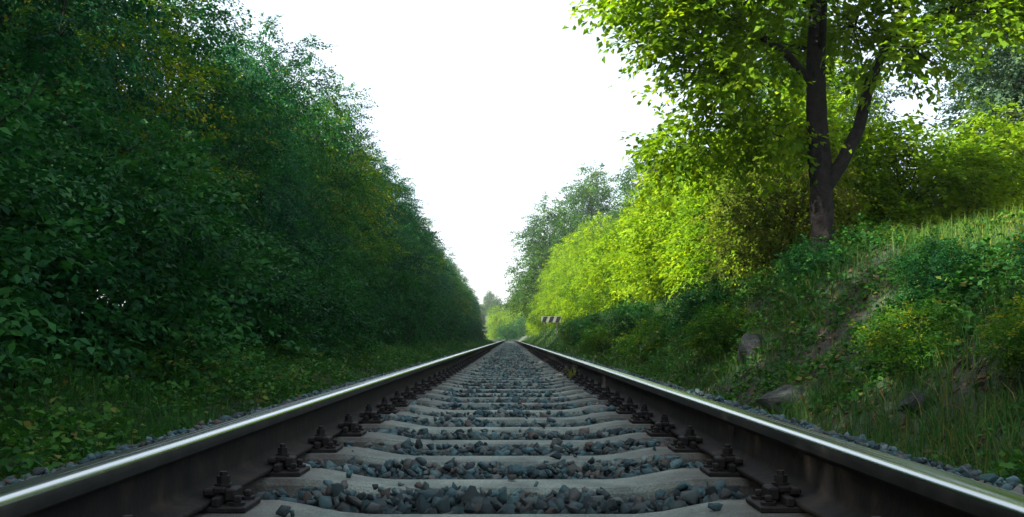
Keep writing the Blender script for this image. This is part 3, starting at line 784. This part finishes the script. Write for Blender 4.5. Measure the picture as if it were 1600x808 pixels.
def grass_obj(name, label, n, x0, x1, y0, y1, seed, thr, fs, hmin, hmax, mat='grass', vmean=0.4):
    r, x, y, d = scatter(n, x0, x1, y0, y1, seed, thr, fs)
    m = len(x); far = np.clip(y / 14, 1, 5.0)
    me = blades(r, x, y, r.uniform(hmin, hmax, m) * (0.7 + 0.6 * d), 0.0035 * far * r.uniform(0.7, 1.4, m), np.clip(r.normal(vmean, 0.2, m), 0, 1))
    me.materials.clear(); me.materials.append(M[mat])
    tag(link(name, me), label, 'grass', kind='stuff')
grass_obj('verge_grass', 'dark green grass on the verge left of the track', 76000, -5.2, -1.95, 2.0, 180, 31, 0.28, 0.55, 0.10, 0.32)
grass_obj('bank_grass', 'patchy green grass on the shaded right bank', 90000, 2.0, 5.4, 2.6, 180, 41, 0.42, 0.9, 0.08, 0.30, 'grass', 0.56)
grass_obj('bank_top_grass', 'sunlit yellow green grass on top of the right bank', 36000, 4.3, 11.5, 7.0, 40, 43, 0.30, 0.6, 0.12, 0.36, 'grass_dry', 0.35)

def weed_cover(name, label, n, x0, x1, y0, y1, seed, thr, fs, h, leaf):
    r, x, y, d = scatter(n, x0, x1, y0, y1, seed, thr, fs)
    m = len(x); z = ground_z(x, y)
    hh = np.clip(d - thr, 0, 0.5) * 2.2 * h
    C = np.stack([x, y, z + hh * r.random(m) ** 0.6], 1)
    a = r.uniform(0, 6.283, m)
    Dir = norm(np.stack([np.cos(a), np.sin(a), r.uniform(-0.1, 0.8, m)], 1))
    cr = Acc(); cr.add(*sprays(r, C, Dir, 6, 0.14, leaf, 0.34, np.clip(r.normal(0.45, 0.22, m), 0, 1)))
    tag(link(name, cr.mesh(name, M['weed'])), label, 'weeds', kind='stuff')
weed_cover('verge_weeds', 'low leafy weeds under the left trees', 15000, -5.6, -2.15, 2.2, 120, 51, 0.30, 0.7, 0.55, 0.055)
weed_cover('bank_weeds', 'patches of leafy weeds over the right bank', 26000, 2.2, 5.8, 2.8, 120, 61, 0.40, 0.85, 0.42, 0.055)

# ------------------------------------------------------------------ leaf litter
M['litter'] = leaf_mat('litter', [(0.0, (0.020, 0.014, 0.010)), (0.5, (0.070, 0.046, 0.026)), (1.0, (0.15, 0.115, 0.055))], 0.1, (1, 1, 1), 0.8)
def litter(name, label, n, x0, x1, seed):
    r, x, y, d = scatter(n, x0, x1, 2.5, 30, seed, 0.0, 1.0)
    m = len(x); e = 0.03
    z = ground_z(x, y) + 0.012
    N = norm(np.stack([-(ground_z(x + e, y) - z + 0.012) / e, -(ground_z(x, y + e) - z + 0.012) / e, np.ones(m)], 1) + r.normal(0, 0.25, (m, 3)))
    a = r.uniform(0, 6.283, m); D = np.stack([np.cos(a), np.sin(a), np.zeros(m)], 1)
    D = norm(D - N * (D * N).sum(1, keepdims=True))
    L = r.uniform(0.03, 0.085, m)
    cr = Acc(); cr.add(*leaves(np.stack([x, y, z], 1), D, N, L, L * r.uniform(0.15, 0.4, m), r.random(m)))
    tag(link(name, cr.mesh(name, M['litter'])), label, 'leaf litter', kind='stuff')
litter('bank_leaf_litter', 'brown fallen leaves strewn on the right bank', 16000, 2.1, 5.6, 71)
litter('verge_leaf_litter', 'brown fallen leaves on the verge beside the left rail', 4000, -4.0, -2.0, 72)

# ------------------------------------------------------------------ dry tuft caught at the right rail
def dry_tuft():
    r = np.random.default_rng(3); n = 26
    a = r.uniform(0, 6.283, n); h = r.uniform(0.10, 0.20, n); ln = r.uniform(0.1, 0.6, n)
    P = np.stack([r.normal(0, 0.012, n), r.normal(0, 0.02, n), np.zeros(n)], 1)
    D = np.stack([np.cos(a) * ln, np.sin(a) * ln, np.ones(n)], 1)
    S = np.stack([-np.sin(a), np.cos(a), np.zeros(n)], 1) * 0.004
    Mid = P + D * (h * 0.55)[:, None]; Tip = P + D * h[:, None] + np.stack([np.cos(a), np.sin(a), np.full(n, -0.4)], 1) * (h * ln * 0.5)[:, None]
    v = np.stack([P - S, P + S, Mid + S * 0.8, Mid - S * 0.8, Tip], 1).reshape(-1, 3); i = (np.arange(n) * 5)[:, None]
    o = link('dry_grass_tuft', np_mesh('dry_grass_tuft', v, [i + np.array([[0, 1, 2, 3]]), i + np.array([[3, 2, 4]])], M['grass_dry'], var=np.repeat(r.uniform(0.7, 1.0, n), 5)), None, (0.645, 9.85, -0.215))
    tag(o, 'small yellowish tuft of dry grass against the inner side of the right rail', 'grass tuft')
dry_tuft()

# ------------------------------------------------------------------ haze
def haze():
    bm = bmesh.new()
    add_box(bm, (0, 430, 29), (900, 960, 64))
    m = bpy.data.materials.new('haze'); m.use_nodes = True
    nt = m.node_tree; nt.nodes.clear()
    out = nt.nodes.new('ShaderNodeOutputMaterial'); v = nt.nodes.new('ShaderNodeVolumePrincipled')
    v.inputs['Color'].default_value = (0.9, 0.95, 1.0, 1); v.inputs['Density'].default_value = 0.00035; v.inputs['Anisotropy'].default_value = 0.3
    nt.links.new(v.outputs[0], out.inputs['Volume'])
    tag(link('haze', bm_mesh('haze', bm, m)), 'thin pale haze along the cutting', 'haze', kind='stuff')
haze()
